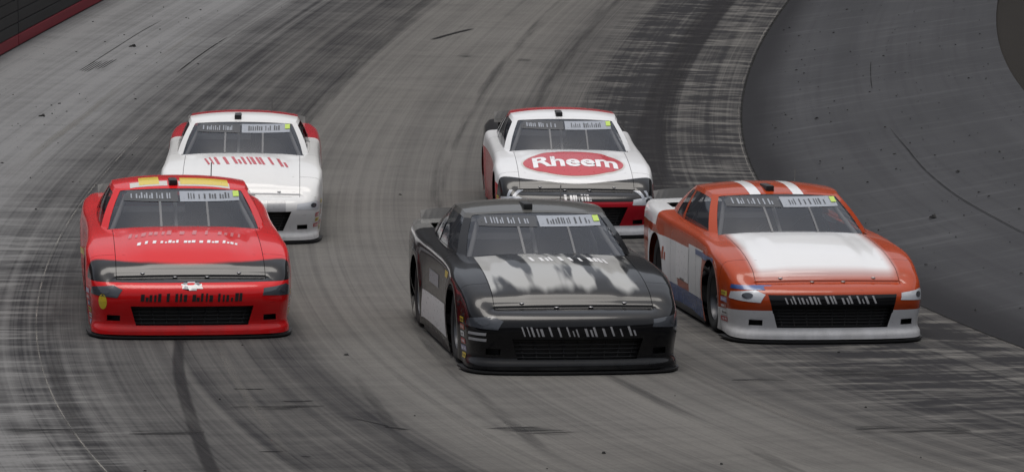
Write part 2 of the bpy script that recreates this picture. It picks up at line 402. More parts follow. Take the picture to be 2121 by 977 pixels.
# ------------------------------------------------------------------ unseen bowl of seating round the oval, added to darken car fronts and reflections
V = []; nth = 145; prof = []
for k in range(38): prof += [(98+k*1.35, 7.2+k*.98), (98+k*1.35, 8.18+k*.98)]
for i in range(nth):
    th = 2*math.pi*i/(nth-1)
    for r_, z_ in prof: V.append((r_*math.cos(th), r_*math.sin(th), z_))
def mat_stand(n):
    o, x, y, z = n.objxyz(); k = n.noise(o, 1.4, 3, .7)
    return {'Base Color': n.mix(n.step(.35, .65, k), (.05, .05, .055), (.12, .115, .11)), 'Roughness': .85}
link('grandstand', mesh_np('grandstand', V, grid_faces(nth, len(prof)), False), material('seating', mat_stand), kind='structure')

# ------------------------------------------------------------------ stock car: body surface
# car space: x forward (nose at 0, tail at -5), y to the car's left, z up; s = -x
DUCT = (.665, .785, .185, .238)
AXF, AXR, WR, WZ = 1.04, 3.71, .335, .335
ring = np.array([(0, 0), (.006, .28), (.028, .52), (.065, .70), (.13, .825), (.26, .905), (.50, .945), (.85, .960), (1.2, .962), (1.6, .952), (2.2, .945), (2.9, .948), (3.5, .962), (3.95, .958), (4.45, .925), (4.80, .86), (4.94, .74), (4.985, .5), (5.0, 0)])
cl = np.concatenate([[0], np.cumsum(np.hypot(*np.diff(ring, axis=0).T))])
NU = 150
uu = np.concatenate([np.linspace(0, 1.6, 64)[:-1], np.linspace(1.6, cl[-1], NU-63)])
rs_, ry_ = hermite(cl, ring[:, 0], uu), hermite(cl, ring[:, 1], uu)
ry_[0] = ry_[-1] = 0; rs_[0] = 0
tx, ty = np.gradient(rs_, uu), np.gradient(ry_, uu); tl = np.hypot(tx, ty); nx, ny = -ty/tl, tx/tl   # outward normal in (s,y)
nx[0], ny[0] = -1, 0; nx[-1], ny[-1] = 1, 0
crest_s = [0, .17, .4, .8, 1.2, 1.65, 2.3, 3.2, 4.0, 4.6, 5.0]
crest_z = [.535, .582, .672, .772, .828, .866, .885, .910, .945, .955, .945]
def crestz(s): return hermite(crest_s, crest_z, s)
def body_grid():
    NT, SUB = 26, 4
    zc = crestz(rs_+.0)
    wf = 1-sstep(.12, .75, rs_); wt = sstep(4.3, 4.9, rs_); wsd = 1-wf-wt
    prof_f = lambda z: np.array([(.19, z), (.105, z-.020), (.045, z-.055), (.012, z-.105), (0, .385), (.006, .31), (.022, .215), (.024, .15), (-.004, .105), (-.012, .06)])
    prof_s = lambda z: np.array([(.105, z), (.055, z-.010), (.018, z-.042), (.004, z-.13), (0, .52), (.004, .38), (.014, .25), (.024, .17), (.030, .11), (.034, .075)])
    prof_t = lambda z: np.array([(.07, z), (.04, z-.02), (.015, z-.08), (0, z-.2), (0, .62), (.008, .50), (.02, .40), (.04, .32), (.06, .26), (.08, .2)])
    rows = []
    for i in range(NU):
        pr = wf[i]*prof_f(max(zc[i], .555)) + wsd[i]*prof_s(zc[i]) + wt[i]*prof_t(zc[i])
        k = np.arange(10); q = np.linspace(0, 9, 9*SUB+1)
        ins, zz = hermite(k, pr[:, 0], q), hermite(k, pr[:, 1], q)
        for ax in (AXF, AXR):                       # swelling round the wheel openings
            d = np.hypot(rs_[i]-ax, zz-WZ); ins = ins-.016*np.exp(-((d-.40)/.09)**2)*wsd[i]
        ws, wy = rs_[i]-nx[i]*ins, ry_[i]-ny[i]*ins
        wy = np.maximum(wy, 0)
        t = np.linspace(0, 1, NT+1)[:-1]
        s0, yc, z0 = ws[0], wy[0], zz[0]
        crown = hermite([0, .2, .5, 1.2, 1.65, 2.5, 4.0, 5.0], [0, .002, .022, .040, .045, .03, .025, .01], s0)
        dome = .016*sstep(.2, .7, s0)*(1-sstep(.36, .48, t*yc))+.0
        dip = -.010*np.exp(-((t*yc-.60)/.06)**2)*sstep(.3, .8, s0)*(1-sstep(1.4, 1.6, s0))
        dome = dome*(1-sstep(1.3, 1.62, s0))
        tz = z0+crown*(1-t**2)+dome+dip
        rows.append(np.concatenate([np.stack([-np.full(NT, s0), t*yc, tz], 1), np.stack([-ws, wy, zz], 1)]))
    return np.array(rows)
G = body_grid(); NV = G.shape[1]
def body_bm(grille):
    bm = bmesh.new(); vv = {}
    for sg in (1, -1):
        for i in range(NU):
            for j in range(NV):
                x, y, z = G[i, j]; vv[sg, i, j] = bm.verts.new((x, y*sg, z))
        for i in range(NU-1):
            for j in range(NV-1):
                q = [vv[sg, i, j], vv[sg, i, j+1], vv[sg, i+1, j+1], vv[sg, i+1, j]]
                bm.faces.new(q if sg == 1 else q[::-1])
    bmesh.ops.remove_doubles(bm, verts=bm.verts[:], dist=.0006)
    bmesh.ops.dissolve_degenerate(bm, edges=bm.edges[:], dist=.0004)
    bm.normal_update()
    def cut(faces, co, no):
        faces = [f for f in faces if f.is_valid]
        g = faces+list({e for f in faces for e in f.edges})+list({v for f in faces for v in f.verts})
        bmesh.ops.bisect_plane(bm, geom=g, dist=1e-5, plane_co=co, plane_no=no)
    # wheel openings
    for ax in (AXF, AXR):
        rad = .362
        for k in range(30):
            a = math.pi*2*k/30
            if math.sin(a) < -.85: continue
            near = [f for f in bm.faces if abs(f.calc_center_median().x+ax) < .55 and f.calc_center_median().z < .78 and abs(f.calc_center_median().y) > .7]
            near = [f for f in near if (f.calc_center_median()-Vector((-ax, f.calc_center_median().y, WZ))).length < .48]
            cut(near, (-ax+rad*math.cos(a), 0, WZ+rad*math.sin(a)), (math.cos(a), 0, math.sin(a)))
        dead = [f for f in bm.faces if abs(f.calc_center_median().y) > .7 and f.calc_center_median().z < .78 and math.hypot(f.calc_center_median().x+ax, f.calc_center_median().z-WZ) < rad*.997]
        bmesh.ops.delete(bm, geom=dead, context='FACES')
    # lower grille opening: trapezoid in (y, z)
    z0, z1, w0, w1 = grille
    for co, no in (((0, 0, z0), (0, 0, 1)), ((0, 0, z1), (0, 0, 1))) + tuple(((0, sg*w0, z0), (0, z1-z0, sg*(w0-w1))) for sg in (1, -1)):
        cut([f for f in bm.faces if f.calc_center_median().x > -.45 and f.calc_center_median().z < .56], co, no)
    def ing(c):
        h = (c.z-z0)/(z1-z0); return 0 < h < 1 and abs(c.y) < w0+(w1-w0)*h and c.x > -.45
    bmesh.ops.delete(bm, geom=[f for f in bm.faces if ing(f.calc_center_median())], context='FACES')
    # brake duct openings each side of the grille
    dy0, dy1, dz0, dz1 = DUCT
    for co, no in (((0, 0, dz0), (0, 0, 1)), ((0, 0, dz1), (0, 0, 1)))+tuple(((0, sg*q, 0), (0, 1, 0)) for sg in (1, -1) for q in (dy0, dy1)):
        cut([f for f in bm.faces if f.calc_center_median().x > -.40 and f.calc_center_median().z < .42 and abs(f.calc_center_median().y) > .55], co, no)
    bmesh.ops.delete(bm, geom=[f for f in bm.faces if f.calc_center_median().x > -.40 and dy0 < abs(f.calc_center_median().y) < dy1 and dz0 < f.calc_center_median().z < dz1], context='FACES')
    # panel seams: pairs of planes 5 mm apart, the strip between them is taken out
    g = .0026
    for s in (.63, 1.78, 3.02, 4.70):
        for e in (-g, g): cut([f for f in bm.faces if abs(f.calc_center_median().x+s) < .15], (-(s+e), 0, 0), (1, 0, 0))
    for e in (-g, g):
        for sg in (1, -1): cut([f for f in bm.faces if f.calc_center_median().z > .5 and f.calc_center_median().x > -1.75 and f.calc_center_median().y*sg > .5], (0, sg*(.695+e), 0), (0, 1, 0))
        for s in (.21, 1.60): cut([f for f in bm.faces if f.calc_center_median().z > .5 and abs(f.calc_center_median().x+s) < .1], (-(s+e), 0, 0), (1, 0, 0))
    bm.normal_update()
    return bm
def classify(c, n):
    s, y, z = -c.x, abs(c.y), c.z
    g = .0026; side = 'l' if c.y > 0 else 'r'
    top = n.z > .55 and z > .55
    if top and 1.66 < s < 4.28 and y < .74: return None
    if top and y < .695+g and .21-g < s < 1.60+g:
        if y > .695-g or s < .21+g or s > 1.60-g: return None
        return 'hood'
    for sm in (.63, 1.78, 3.02, 4.70):
        if abs(s-sm) < g and not (top and y < .69): return None
    if s < .63 and not (top and s > .21 and y > .695): return 'front_bumper'
    if s < 1.78: return 'cowl' if (top and y < .69) else 'fender_'+side
    if s < 3.02: return 'door_'+side
    if s < 4.70: return 'deck_lid' if (top and y < .66 and s > 4.2) else 'quarter_'+side
    return 'rear_bumper'
def split_body(bm):
    bm.verts.index_update(); normals = [v.normal.copy() for v in bm.verts]
    groups = {}
    for f in bm.faces:
        k = classify(f.calc_center_median(), f.normal)
        if k: groups.setdefault(k, []).append(f)
    out = {}
    for k, fs in groups.items():
        idx = {}; V = []; NN = []; F = []
        for f in fs:
            q = []
            for v in f.verts:
                if v.index not in idx: idx[v.index] = len(V); V.append(v.co.copy()); NN.append(normals[v.index])
                q.append(idx[v.index])
            F.append(q)
        me = mesh_np(k, V, F); me.normals_split_custom_set_from_vertices(NN); out[k] = me
    return out
GRILLES = {'low': (.145, .325, .52, .57), 'wide': (.17, .40, .50, .60), 'tall': (.165, .375, .53, .59)}
BODY = {}; BVH = {}
for k, gv in GRILLES.items():
    b_ = body_bm(gv); BODY[k] = split_body(b_); BVH[k] = BVHTree.FromBMesh(b_); b_.free()

# ------------------------------------------------------------------ greenhouse
segs = [('windshield', 28), ('apillar', 4), ('doorglass', 18), ('bpillar', 3), ('quarterglass', 8), ('cpillar', 10), ('rearglass', 22)]
bpts = {'windshield': [(1.55, 0), (1.575, 0.2662), (1.63, 0.5112), (1.755, 0.7348)], 'apillar': [(1.755, 0.7348), (1.86, 0.8041)], 'doorglass': [(1.86, 0.8041), (2.3, 0.8254), (2.95, 0.8286)], 'bpillar': [(2.95, 0.8286), (3.05, 0.8264)],
        'quarterglass': [(3.05, 0.8264), (3.2, 0.8222), (3.42, 0.8115)], 'cpillar': [(3.42, 0.8115), (3.7, 0.7828), (4.0, 0.6976)], 'rearglass': [(4.0, 0.6976), (4.2, 0.5325), (4.29, 0.2662), (4.31, 0)]}
tpts = {'windshield': [(2.33, 0), (2.335, 0.225), (2.355, 0.4163), (2.395, 0.5906)], 'apillar': [(2.395, 0.5906), (2.45, 0.6469)], 'doorglass': [(2.45, 0.6469), (2.65, 0.666), (2.98, 0.666)], 'bpillar': [(2.98, 0.666), (3.05, 0.6637)],
        'quarterglass': [(3.05, 0.6637), (3.12, 0.6581), (3.22, 0.6469)], 'cpillar': [(3.22, 0.6469), (3.30, 0.6323), (3.40, 0.585)], 'rearglass': [(3.40, 0.585), (3.46, 0.4275), (3.485, 0.225), (3.49, 0)]}
def seg_curve(pts, n):
    p = np.array(pts, float); c = np.concatenate([[0], np.cumsum(np.hypot(*np.diff(p, axis=0).T))]); q = np.linspace(0, c[-1], n+1)
    return np.stack([hermite(c, p[:, 0], q), hermite(c, p[:, 1], q)], 1)
gb, gt, gl_ = [], [], []
for nm, n_ in segs:
    b, t = seg_curve(bpts[nm], n_), seg_curve(tpts[nm], n_)
    gb += list(b[:-1]); gt += list(t[:-1]); gl_ += [nm]*n_
gb.append(b[-1]); gt.append(t[-1]); gb = np.array(gb); gt = np.array(gt)
def topz(s, y):
    crown = hermite([0, .2, .5, 1.2, 1.65, 2.5, 4.0, 5.0], [0, .002, .022, .040, .045, .03, .025, .01], s)
    return crestz(s)+crown*(1-(np.minimum(np.abs(y)/.85, 1))**2)
def roofz(s, y): return hermite([2.3, 2.6, 3.0, 3.5], [1.232, 1.282, 1.292, 1.250], s)-.055*(np.abs(y)/.675)**2.4
NVG = 16
GG = np.zeros((len(gb), NVG+1, 3))
for i in range(len(gb)):
    zb = float(topz(gb[i, 0], gb[i, 1]))-.012; zt = float(roofz(gt[i, 0], gt[i, 1]))
    for j in range(NVG+1):
        v = j/NVG; bulge = math.sin(math.pi*v)
        p = gb[i]*(1-v)+gt[i]*v
        seg = gl_[min(i, len(gl_)-1)]
        lat = .018 if seg in ('doorglass', 'quarterglass', 'bpillar', 'apillar', 'cpillar') else 0
        GG[i, j] = (-p[0], p[1]*(1+lat*bulge), zb*(1-v)+zt*v+(.030 if seg in ('windshield',) else .022 if seg == 'rearglass' else .006)*bulge)
def gh_part(names, v0, v1, sides=(1, -1), i_pad=(0, 0), off=0.0, closed=True):
    V = []; F = []
    rng_ = [i for i, nme in enumerate(gl_) if nme in names]; a, b = min(rng_)+i_pad[0], max(rng_)+1-i_pad[1]
    for sg in sides:
        o0 = len(V)
        for i in range(a, b+1):
            for j in range(v0, v1+1):
                x, y, z = GG[i, j]; V.append((x, y*sg, z))
        F += grid_faces(b-a+1, v1-v0+1, o0, sg == 1)
    bm = bmesh.new(); vs2 = [bm.verts.new(v) for v in V]
    for f in F: bm.faces.new([vs2[k] for k in f])
    bmesh.ops.remove_doubles(bm, verts=bm.verts[:], dist=.0005)
    if off:
        bm.normal_update()
        for v in bm.verts: v.co += v.normal*off
    bmesh.ops.recalc_face_normals(bm, faces=bm.faces[:])
    return bm
# painted frame: everything in the greenhouse wrap outside the glass
def frame_bm():
    bm = bmesh.new()
    for sg in (1, -1):
        vs2 = {(i, j): bm.verts.new((GG[i, j, 0], GG[i, j, 1]*sg, GG[i, j, 2])) for i in range(len(gb)) for j in range(NVG+1)}
        for i, nme in enumerate(gl_):
            for j in range(NVG):
                glass = (nme in ('windshield', 'rearglass') and 0 <= j < NVG-1) or (nme in ('doorglass', 'quarterglass') and 1 <= j < NVG-2)
                if glass: continue
                q = [vs2[i, j], vs2[i+1, j], vs2[i+1, j+1], vs2[i, j+1]]
                bm.faces.new(q if sg == -1 else q[::-1])
    bmesh.ops.remove_doubles(bm, verts=bm.verts[:], dist=.0005)
    bmesh.ops.delete(bm, geom=[v for v in bm.verts if not v.link_faces], context='VERTS')
    return bm
def roof_bm(off=0.0):
    bm = bmesh.new(); n_ = len(gt); NTT = 14; vs2 = {}
    # strips across the roof between matching left and right edge points, front to back
    for i in range(n_):
        s, yy = gt[i]
        for k in range(2*NTT+1):
            t = k/NTT-1; y = t*yy; vs2[i, k] = bm.verts.new((-s, y, float(roofz(s, y))+off))
    for i in range(n_-1):
        for k in range(2*NTT): bm.faces.new((vs2[i, k], vs2[i+1, k], vs2[i+1, k+1], vs2[i, k+1]))
    bmesh.ops.remove_doubles(bm, verts=bm.verts[:], dist=.0008)
    bmesh.ops.dissolve_degenerate(bm, edges=bm.edges[:], dist=.0004)
    return bm
GH = {'pillars': mesh_bm('pillars', frame_bm(), True, 40), 'roof': mesh_bm('roof', roof_bm())}
b_ = gh_part(('windshield',), 0, NVG-1, off=-.003); GH['windshield'] = mesh_bm('windshield', b_)
GH['rear_window'] = mesh_bm('rear_window', gh_part(('rearglass',), 0, NVG-1, off=-.003))
for sg, nm in ((1, 'l'), (-1, 'r')):
    GH['side_window_'+nm] = mesh_bm('side_window', gh_part(('doorglass',), 1, NVG-2, (sg,), off=-.006))
    GH['quarter_window_'+nm] = mesh_bm('quarter_window', gh_part(('quarterglass',), 1, NVG-2, (sg,), off=-.005))
allg = bmesh.new()
for k in ('pillars', 'roof', 'windshield', 'rear_window', 'side_window_l', 'side_window_r', 'quarter_window_l', 'quarter_window_r'): allg.from_mesh(GH[k])
BVHG = BVHTree.FromBMesh(allg); allg.free()

# ------------------------------------------------------------------ decals projected on the bodywork
def shape_bm(polys, maxlen=.05):
    bm = bmesh.new()
    for p in polys:
        f = bm.faces.new([bm.verts.new((x, y, 0)) for x, y in p])
    bmesh.ops.triangulate(bm, faces=bm.faces[:])
    for _ in range(5):
        es = [e for e in bm.edges if e.calc_length() > maxlen]
        if not es: break
        bmesh.ops.subdivide_edges(bm, edges=es, cuts=1); bmesh.ops.triangulate(bm, faces=bm.faces[:])
    return bm
def text_bm(txt, size_w, shear=0.0, maxlen=.05, bold=.012, tall=1.0):
    cu = bpy.data.curves.new('t', 'FONT'); cu.body = txt; cu.align_x = 'CENTER'; cu.align_y = 'CENTER'; cu.offset = bold; cu.shear = shear; cu.resolution_u = 3
    ob = bpy.data.objects.new('t', cu); COL.objects.link(ob)
    dg = bpy.context.evaluated_depsgraph_get(); me = bpy.data.meshes.new_from_object(ob.evaluated_get(dg))
    bpy.data.objects.remove(ob); bpy.data.curves.remove(cu)
    bm = bmesh.new(); bm.from_mesh(me); bpy.data.meshes.remove(me)
    xs = [v.co.x for v in bm.verts]; ys = [v.co.y for v in bm.verts]; k = size_w/(max(xs)-min(xs)); cx, cy = (max(xs)+min(xs))/2, (max(ys)+min(ys))/2
    for v in bm.verts: v.co = Vector(((v.co.x-cx)*k, (v.co.y-cy)*k*tall, 0))
    bmesh.ops.remove_doubles(bm, verts=bm.verts[:], dist=1e-5)
    bmesh.ops.triangulate(bm, faces=bm.faces[:])
    for _ in range(4):
        es = [e for e in bm.edges if e.calc_length() > maxlen]
        if not es: break
        bmesh.ops.subdivide_edges(bm, edges=es, cuts=1); bmesh.ops.triangulate(bm, faces=bm.faces[:])
    return bm
def project(bm, how, cx, cy, tree, off=.003, sx=1.0, sy=1.0):
    dead = []
    for v in bm.verts:
        u, w_ = v.co.x*sx, v.co.y*sy
        if how in ('hood', 'roof'): o, d = Vector((cx-w_, cy+u, 3)), Vector((0, 0, -1))
        elif how == 'front': o, d = Vector((2, cx+u, cy+w_)), Vector((-1, 0, 0))
        elif how == 'right': o, d = Vector((cx+u, -3, cy+w_)), Vector((0, 1, 0))
        elif how == 'left': o, d = Vector((cx-u, 3, cy+w_)), Vector((0, -1, 0))
        elif how == 'glass': o, d = Vector((2, cx+u, cy+w_)), Vector((-1, 0, -.0))
        elif how == 'corner_r': d = Vector((-.75, .66, 0)); o = Vector((-.25, -.75, cy))+Vector((-.66, -.75, 0))*-(cx+u)+Vector((0, 0, w_))-d*2
        elif how == 'corner_l': d = Vector((-.75, -.66, 0)); o = Vector((-.25, .75, cy))+Vector((-.66, .75, 0))*(cx+u)+Vector((0, 0, w_))-d*2
        h = tree.ray_cast(o, d)
        if h[0] is None: dead.append(v); continue
        n_ = h[1]
        if n_.dot(d) > 0: n_ = -n_
        v.co = h[0]+n_*off
    bmesh.ops.delete(bm, geom=dead, context='VERTS')
    return bm
def rect(x0, x1, y0, y1, sl=0.0): return [(x0+sl*y0, y0), (x1+sl*y0, y0), (x1+sl*y1, y1), (x0+sl*y1, y1)]
def ellipse(a, b, n_=48): return [(a*math.cos(6.28318*k/n_), b*math.sin(6.28318*k/n_)) for k in range(n_)]
def glyphs(n_, wd, ht, seed, slant=.15, thick=.3):
    # lettering too smeared to read: upright strokes of uneven width and height
    rg_ = random.Random(seed); out = []; cw = wd/n_
    for k in range(n_):
        x = -wd/2+k*cw; st = cw*thick*rg_.uniform(.8, 1.5); h = ht*rg_.choice((1, 1, .86, 1, .8)); y0 = -ht/2+rg_.uniform(0, .06)*ht
        out.append(rect(x, x+st, y0, y0+h, slant))
        if rg_.random() < .6: x2 = x+cw*rg_.uniform(.50, .62); out.append(rect(x2, x2+st*.8, y0, y0+h*rg_.choice((1, .6, .85)), slant))
    return out

# ------------------------------------------------------------------ car materials
def paint(name, zones, flake=False, rough=.14):
    def f(n):
        o, x, y, z = n.objxyz(); s = x*-1.0
        c = zones(n, s, y, y.abs(), z, o)
        d = n.noise(o, 5, 5, .6); d2 = n.noise(o, 60, 3, .7)
        dust = n.step(.45, .8, d)*.012+n.step(.62, .75, d2)*.008
        low = n.step(.34, .06, z)*n.step(.30, .70, n.noise(n.vec(s*6, y*6, z*3), 1, 4))      # road grime thrown up on the sills
        c = n.mix(dust, c, (.22, .21, .20)); c = n.mix(low*.28, c, (.025, .024, .023))
        front = n.step(.9, .2, s)*z.lt(.62)
        scuff = n.step(.66, .74, n.noise(n.vec(s*5, y*5, z*55), 1, 3, .6))*front*.45
        speck = n.step(.70, .76, n.noise(o, 75, 2, .6))*n.step(1.6, .1, s)*.6
        c = n.mix(scuff.max(speck), c, (.018, .017, .017))
        return {'Base Color': c, 'Roughness': rough+d*.12+low*.3}
    return material(name, f, **{'Coat Weight': .45, 'Coat Roughness': .04, 'Specular IOR Level': .08})
def both(n, a, b): return a*b
def decal(c, name='decal', rough=.3):
    return plain(name, c, rough, var=.06, scale=20, **{'Coat Weight': .4, 'Coat Roughness': .1})
WHITE, RED, BLK = (.64, .645, .655), (.56, .008, .010), (.006, .006, .007)
ORANGE, YEL, BLUE, GREY = (.34, .045, .010), (.62, .46, .02), (.02, .06, .20), (.34, .34, .35)
CRED = (.42, .010, .020)
def z_red(n, s, y, ay, z, o):
    nose = n.step(.42, .36, s-ay*ay*.22)*z.gt(.535)
    return n.mix(nose, RED, BLK)
def z_white(n, s, y, ay, z, o):
    c = n.mix(z.lt(.40)*s.gt(.9), (.63, .63, .625), (.50, .48, .44))
    rear = s.gt(3.35)*z.gt(.45)
    c = n.mix(rear*ay.gt(.5), c, CRED)
    c = n.mix(z.gt(1.16)*s.gt(2.80), c, CRED)
    return c
def z_oval(n, s, y, ay, z, o):
    c = n.mix(z.lt(n.math('ADD', n.math('MINIMUM', s*.11, .20), .535)), WHITE, CRED)
    c = n.mix(both(n, s.lt(n.math('ADD', ay*ay*.25, .34)), z.gt(.46)), c, BLK)
    c = n.mix(z.gt(1.16)*s.gt(2.78), c, CRED)
    c = n.mix(s.gt(3.6)*z.gt(.5), c, BLK)
    c = n.mix(s.lt(.6)*z.lt(.17), c, WHITE)
    return c
def z_black(n, s, y, ay, z, o):
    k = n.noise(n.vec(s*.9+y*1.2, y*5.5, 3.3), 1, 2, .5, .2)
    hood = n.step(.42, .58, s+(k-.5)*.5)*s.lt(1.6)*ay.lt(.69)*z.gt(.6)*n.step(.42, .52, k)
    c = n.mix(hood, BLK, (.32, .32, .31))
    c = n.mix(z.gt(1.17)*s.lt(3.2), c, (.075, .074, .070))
    c = n.mix(s.gt(3.9)*z.gt(.78), c, (.16, .16, .155))
    return c
def z_orange(n, s, y, ay, z, o):
    c = n.mix(n.step(.24, .46, s)*s.lt(1.75)*n.step(.74, .60, ay)*z.gt(.55), ORANGE, WHITE)
    c = n.mix(s.lt(1.0)*z.lt(n.math('ADD', s*-.05, .33)), c, (.62, .62, .63))
    c = n.mix(s.gt(1.45)*s.lt(2.15)*z.lt(.74), c, WHITE)
    c = n.mix(s.gt(2.7)*s.lt(4.2)*z.lt(.70), c, WHITE)
    c = n.mix(s.gt(1.4)*z.lt(.26), c, BLUE)
    c = n.mix(s.gt(3.7)*z.gt(.78), c, WHITE)
    c = n.mix(s.lt(.5)*ay.lt(n.math('ADD', z*.25, .50))*z.gt(.30)*z.lt(.475), c, BLK)
    ya = n.math('ABSOLUTE', (y+.02).abs()-.22)
    c = n.mix(z.gt(1.17)*ya.lt(.055), c, WHITE)
    return c
def mat_glass(n):
    o, x, y, z = n.objxyz(); k = n.noise(o, 4, 4, .6); k2 = n.noise(n.vec(y*30, z*5, x*5), 1, 3)
    return {'Base Color': n.mix(k, (.018, .023, .034), (.042, .050, .068)), 'Roughness': .05+k2*.08}
M_GLASS = material('smoked_glass', mat_glass, Alpha=.52, **{'Specular IOR Level': .7, 'Coat Weight': .5, 'Coat Roughness': .03})
M_BLKP = plain('black_plastic', (.014, .014, .015), .5); M_TYRE = plain('tyre', (.018, .018, .018), .85, scale=30)
M_RIM = plain('rim_steel', (.09, .09, .095), .35, metal=.7); M_INT = plain('interior_black', (.010, .010, .011), .8)
M_CAGE = plain('cage_paint', (.26, .26, .265), .45); M_NET = plain('net_webbing', (.02, .02, .022), .85)
M_STRAP = plain('strap', (.09, .092, .10), .5); M_SEAT = plain('seat', (.03, .03, .034), .7); M_LAMP = decal((.50, .52, .55), 'headlight_decal', .18); M_LAMPD = decal((.05, .055, .065), 'headlight_dark', .12)
M_ALU = plain('bare_metal', (.35, .35, .36), .35, metal=.9)
D = {k: decal(v, 'decal_'+k) for k, v in dict(white=(.74, .74, .75), red=CRED, pink=(.50, .12, .13), yellow=YEL, black=BLK, grey=GREY, blue=BLUE, lime=(.42, .58, .05), pale=(.25, .27, .305), orange=ORANGE, cream=(.52, .50, .46), lilac=(.30, .28, .45)).items()}

# ------------------------------------------------------------------ shared small meshes
tyre_prof = [(.215, -.125), (.25, -.138), (.30, -.135), (.322, -.12), (.334, -.09), (.335, 0), (.334, .09), (.322, .12), (.30, .135), (.25, .138), (.215, .125)]
ME_TYRE = lathe_y('tyre', tyre_prof); ME_RIM = lathe_y('rim', [(.215, .12), (.205, .10), (.19, .02), (.12, .035), (.10, .06), (.05, .065), (.0, .065)], 40)
bm = bmesh.new()
for k in range(5):
    a = 2*math.pi*k/5; bmesh.ops.create_cone(bm, cap_ends=True, segments=6, radius1=.016, radius2=.014, depth=.03, matrix=Matrix.Translation((.075*math.cos(a), .075, .075*math.sin(a))) @ Matrix.Rotation(R(90), 4, 'X'))
ME_NUTS = mesh_bm('wheel_nuts', bm, False)
def plate(name, outline, z0, z1):
    bm = bmesh.new(); a = [bm.verts.new((x, y, z0)) for x, y in outline]; b = [bm.verts.new((x, y, z1)) for x, y in outline]; n_ = len(outline)
    bm.faces.new(a[::-1]); bm.faces.new(b)
    for k in range(n_): bm.faces.new((a[k], a[(k+1) % n_], b[(k+1) % n_], b[k]))
    return mesh_bm(name, bm, False)
half = [(-(rs_[i]+nx[i]*.018), ry_[i]+ny[i]*.018) for i in range(NU) if rs_[i] < .60]
ME_SPLIT = plate('splitter', [(x, y) for x, y in half]+[(-.60, .9), (-.60, -.9)]+[(x, -y) for x, y in half[:0:-1]], .028, .046)
def skirt(sg):
    bm = bmesh.new(); box_bm(bm, -3.33, -1.44, sg*.885, sg*.915, .035, .10, .006); return mesh_bm('side_skirt', bm, True, 40)
ME_SK = {1: skirt(1), -1: skirt(-1)}
fl_half = [(-(rs_[i]-nx[i]*.11), max(0, ry_[i]-ny[i]*.11)) for i in range(0, NU, 3)]
# floor narrows at the wheels
fl = [(x, min(y, .62) if (abs(-x-AXF) < .45 or abs(-x-AXR) < .45) else y) for x, y in fl_half]
ME_FLOOR = plate('floor_pan', fl+[(x, -y) for x, y in fl[-2:0:-1]], .10, .13)
def wheel_well(ax):
    bm = bmesh.new()
    for sg in (1, -1): box_bm(bm, -ax-.42, -ax+.42, sg*.60, sg*.63, .12, .74 if ax < 2 else .86)
    return mesh_bm('wheel_well', bm, False)
ME_WW = [wheel_well(AXF), wheel_well(AXR)]
bm = bmesh.new(); box_bm(bm, -4.2, -1.70, -.78, .78, .13, .16); box_bm(bm, -1.82, -1.70, -.80, .80, .13, .80, .02); box_bm(bm, -3.62, -3.55, -.8, .8, .13, .86); box_bm(bm, -4.25, -3.55, -.64, .64, .80, .86)
ME_TUB = mesh_bm('cockpit_tub', bm, False)
bm = bmesh.new(); box_bm(bm, -2.18, -1.72, -.70, .70, .76, .815, .02); ME_DASH = mesh_bm('dashboard', bm, True, 40)
def seat_mesh():
    bm = bmesh.new(); box_bm(bm, -3.05, -2.55, .13, .57, .25, .38, .05)
    box_bm(bm, -3.22, -3.06, .12, .58, .30, 1.00, .05); box_bm(bm, -3.16, -2.92, .08, .14, .82, 1.04, .02); box_bm(bm, -3.16, -2.92, .56, .62, .82, 1.04, .02); box_bm(bm, -3.2, -3.05, .2, .5, .92, 1.10, .04)
    return mesh_bm('seat', bm, True, 40)
ME_SEAT = seat_mesh()
def torus(name, c, R_, r_, tilt):
    pts = [Vector((-math.sin(tilt)*R_*math.sin(a), R_*math.cos(a), math.cos(tilt)*R_*math.sin(a)))+Vector(c) for a in [2*math.pi*k/28 for k in range(29)]]
    return tube_mesh(name, pts, r_, 8)
ME_WHEEL = torus('steering_wheel', (-2.33, .35, .84), .18, .014, R(-20))
ME_BARS = []
for sg in (1, -1):
    ME_BARS.append(tube_mesh('cage_bar', [(-1.84, sg*.70, .84), (-2.44, sg*.52, 1.19), (-3.15, sg*.54, 1.215), (-3.95, sg*.58, .90)], .022))
    ME_BARS.append(tube_mesh('cage_bar', [(-1.95, sg*.74, .45), (-2.5, sg*.76, .5), (-3.1, sg*.74, .45)], .022))
ME_BARS.append(tube_mesh('cage_bar', [(-3.14, -.76, .4), (-3.14, -.70, .85), (-3.14, -.53, 1.2), (-3.14, .53, 1.2), (-3.14, .70, .85), (-3.14, .76, .4)], .024))
ME_BARS.append(tube_mesh('cage_bar', [(-2.46, -.51, 1.195), (-2.46, .51, 1.195)], .02))
ME_BARS.append(tube_mesh('cage_bar', [(-1.86, -.06, .82), (-2.42, -.06, 1.195)], .018))
ME_BARS.append(tube_mesh('cage_bar', [(-3.14, -.6, .3), (-3.14, .5, 1.18)], .02))
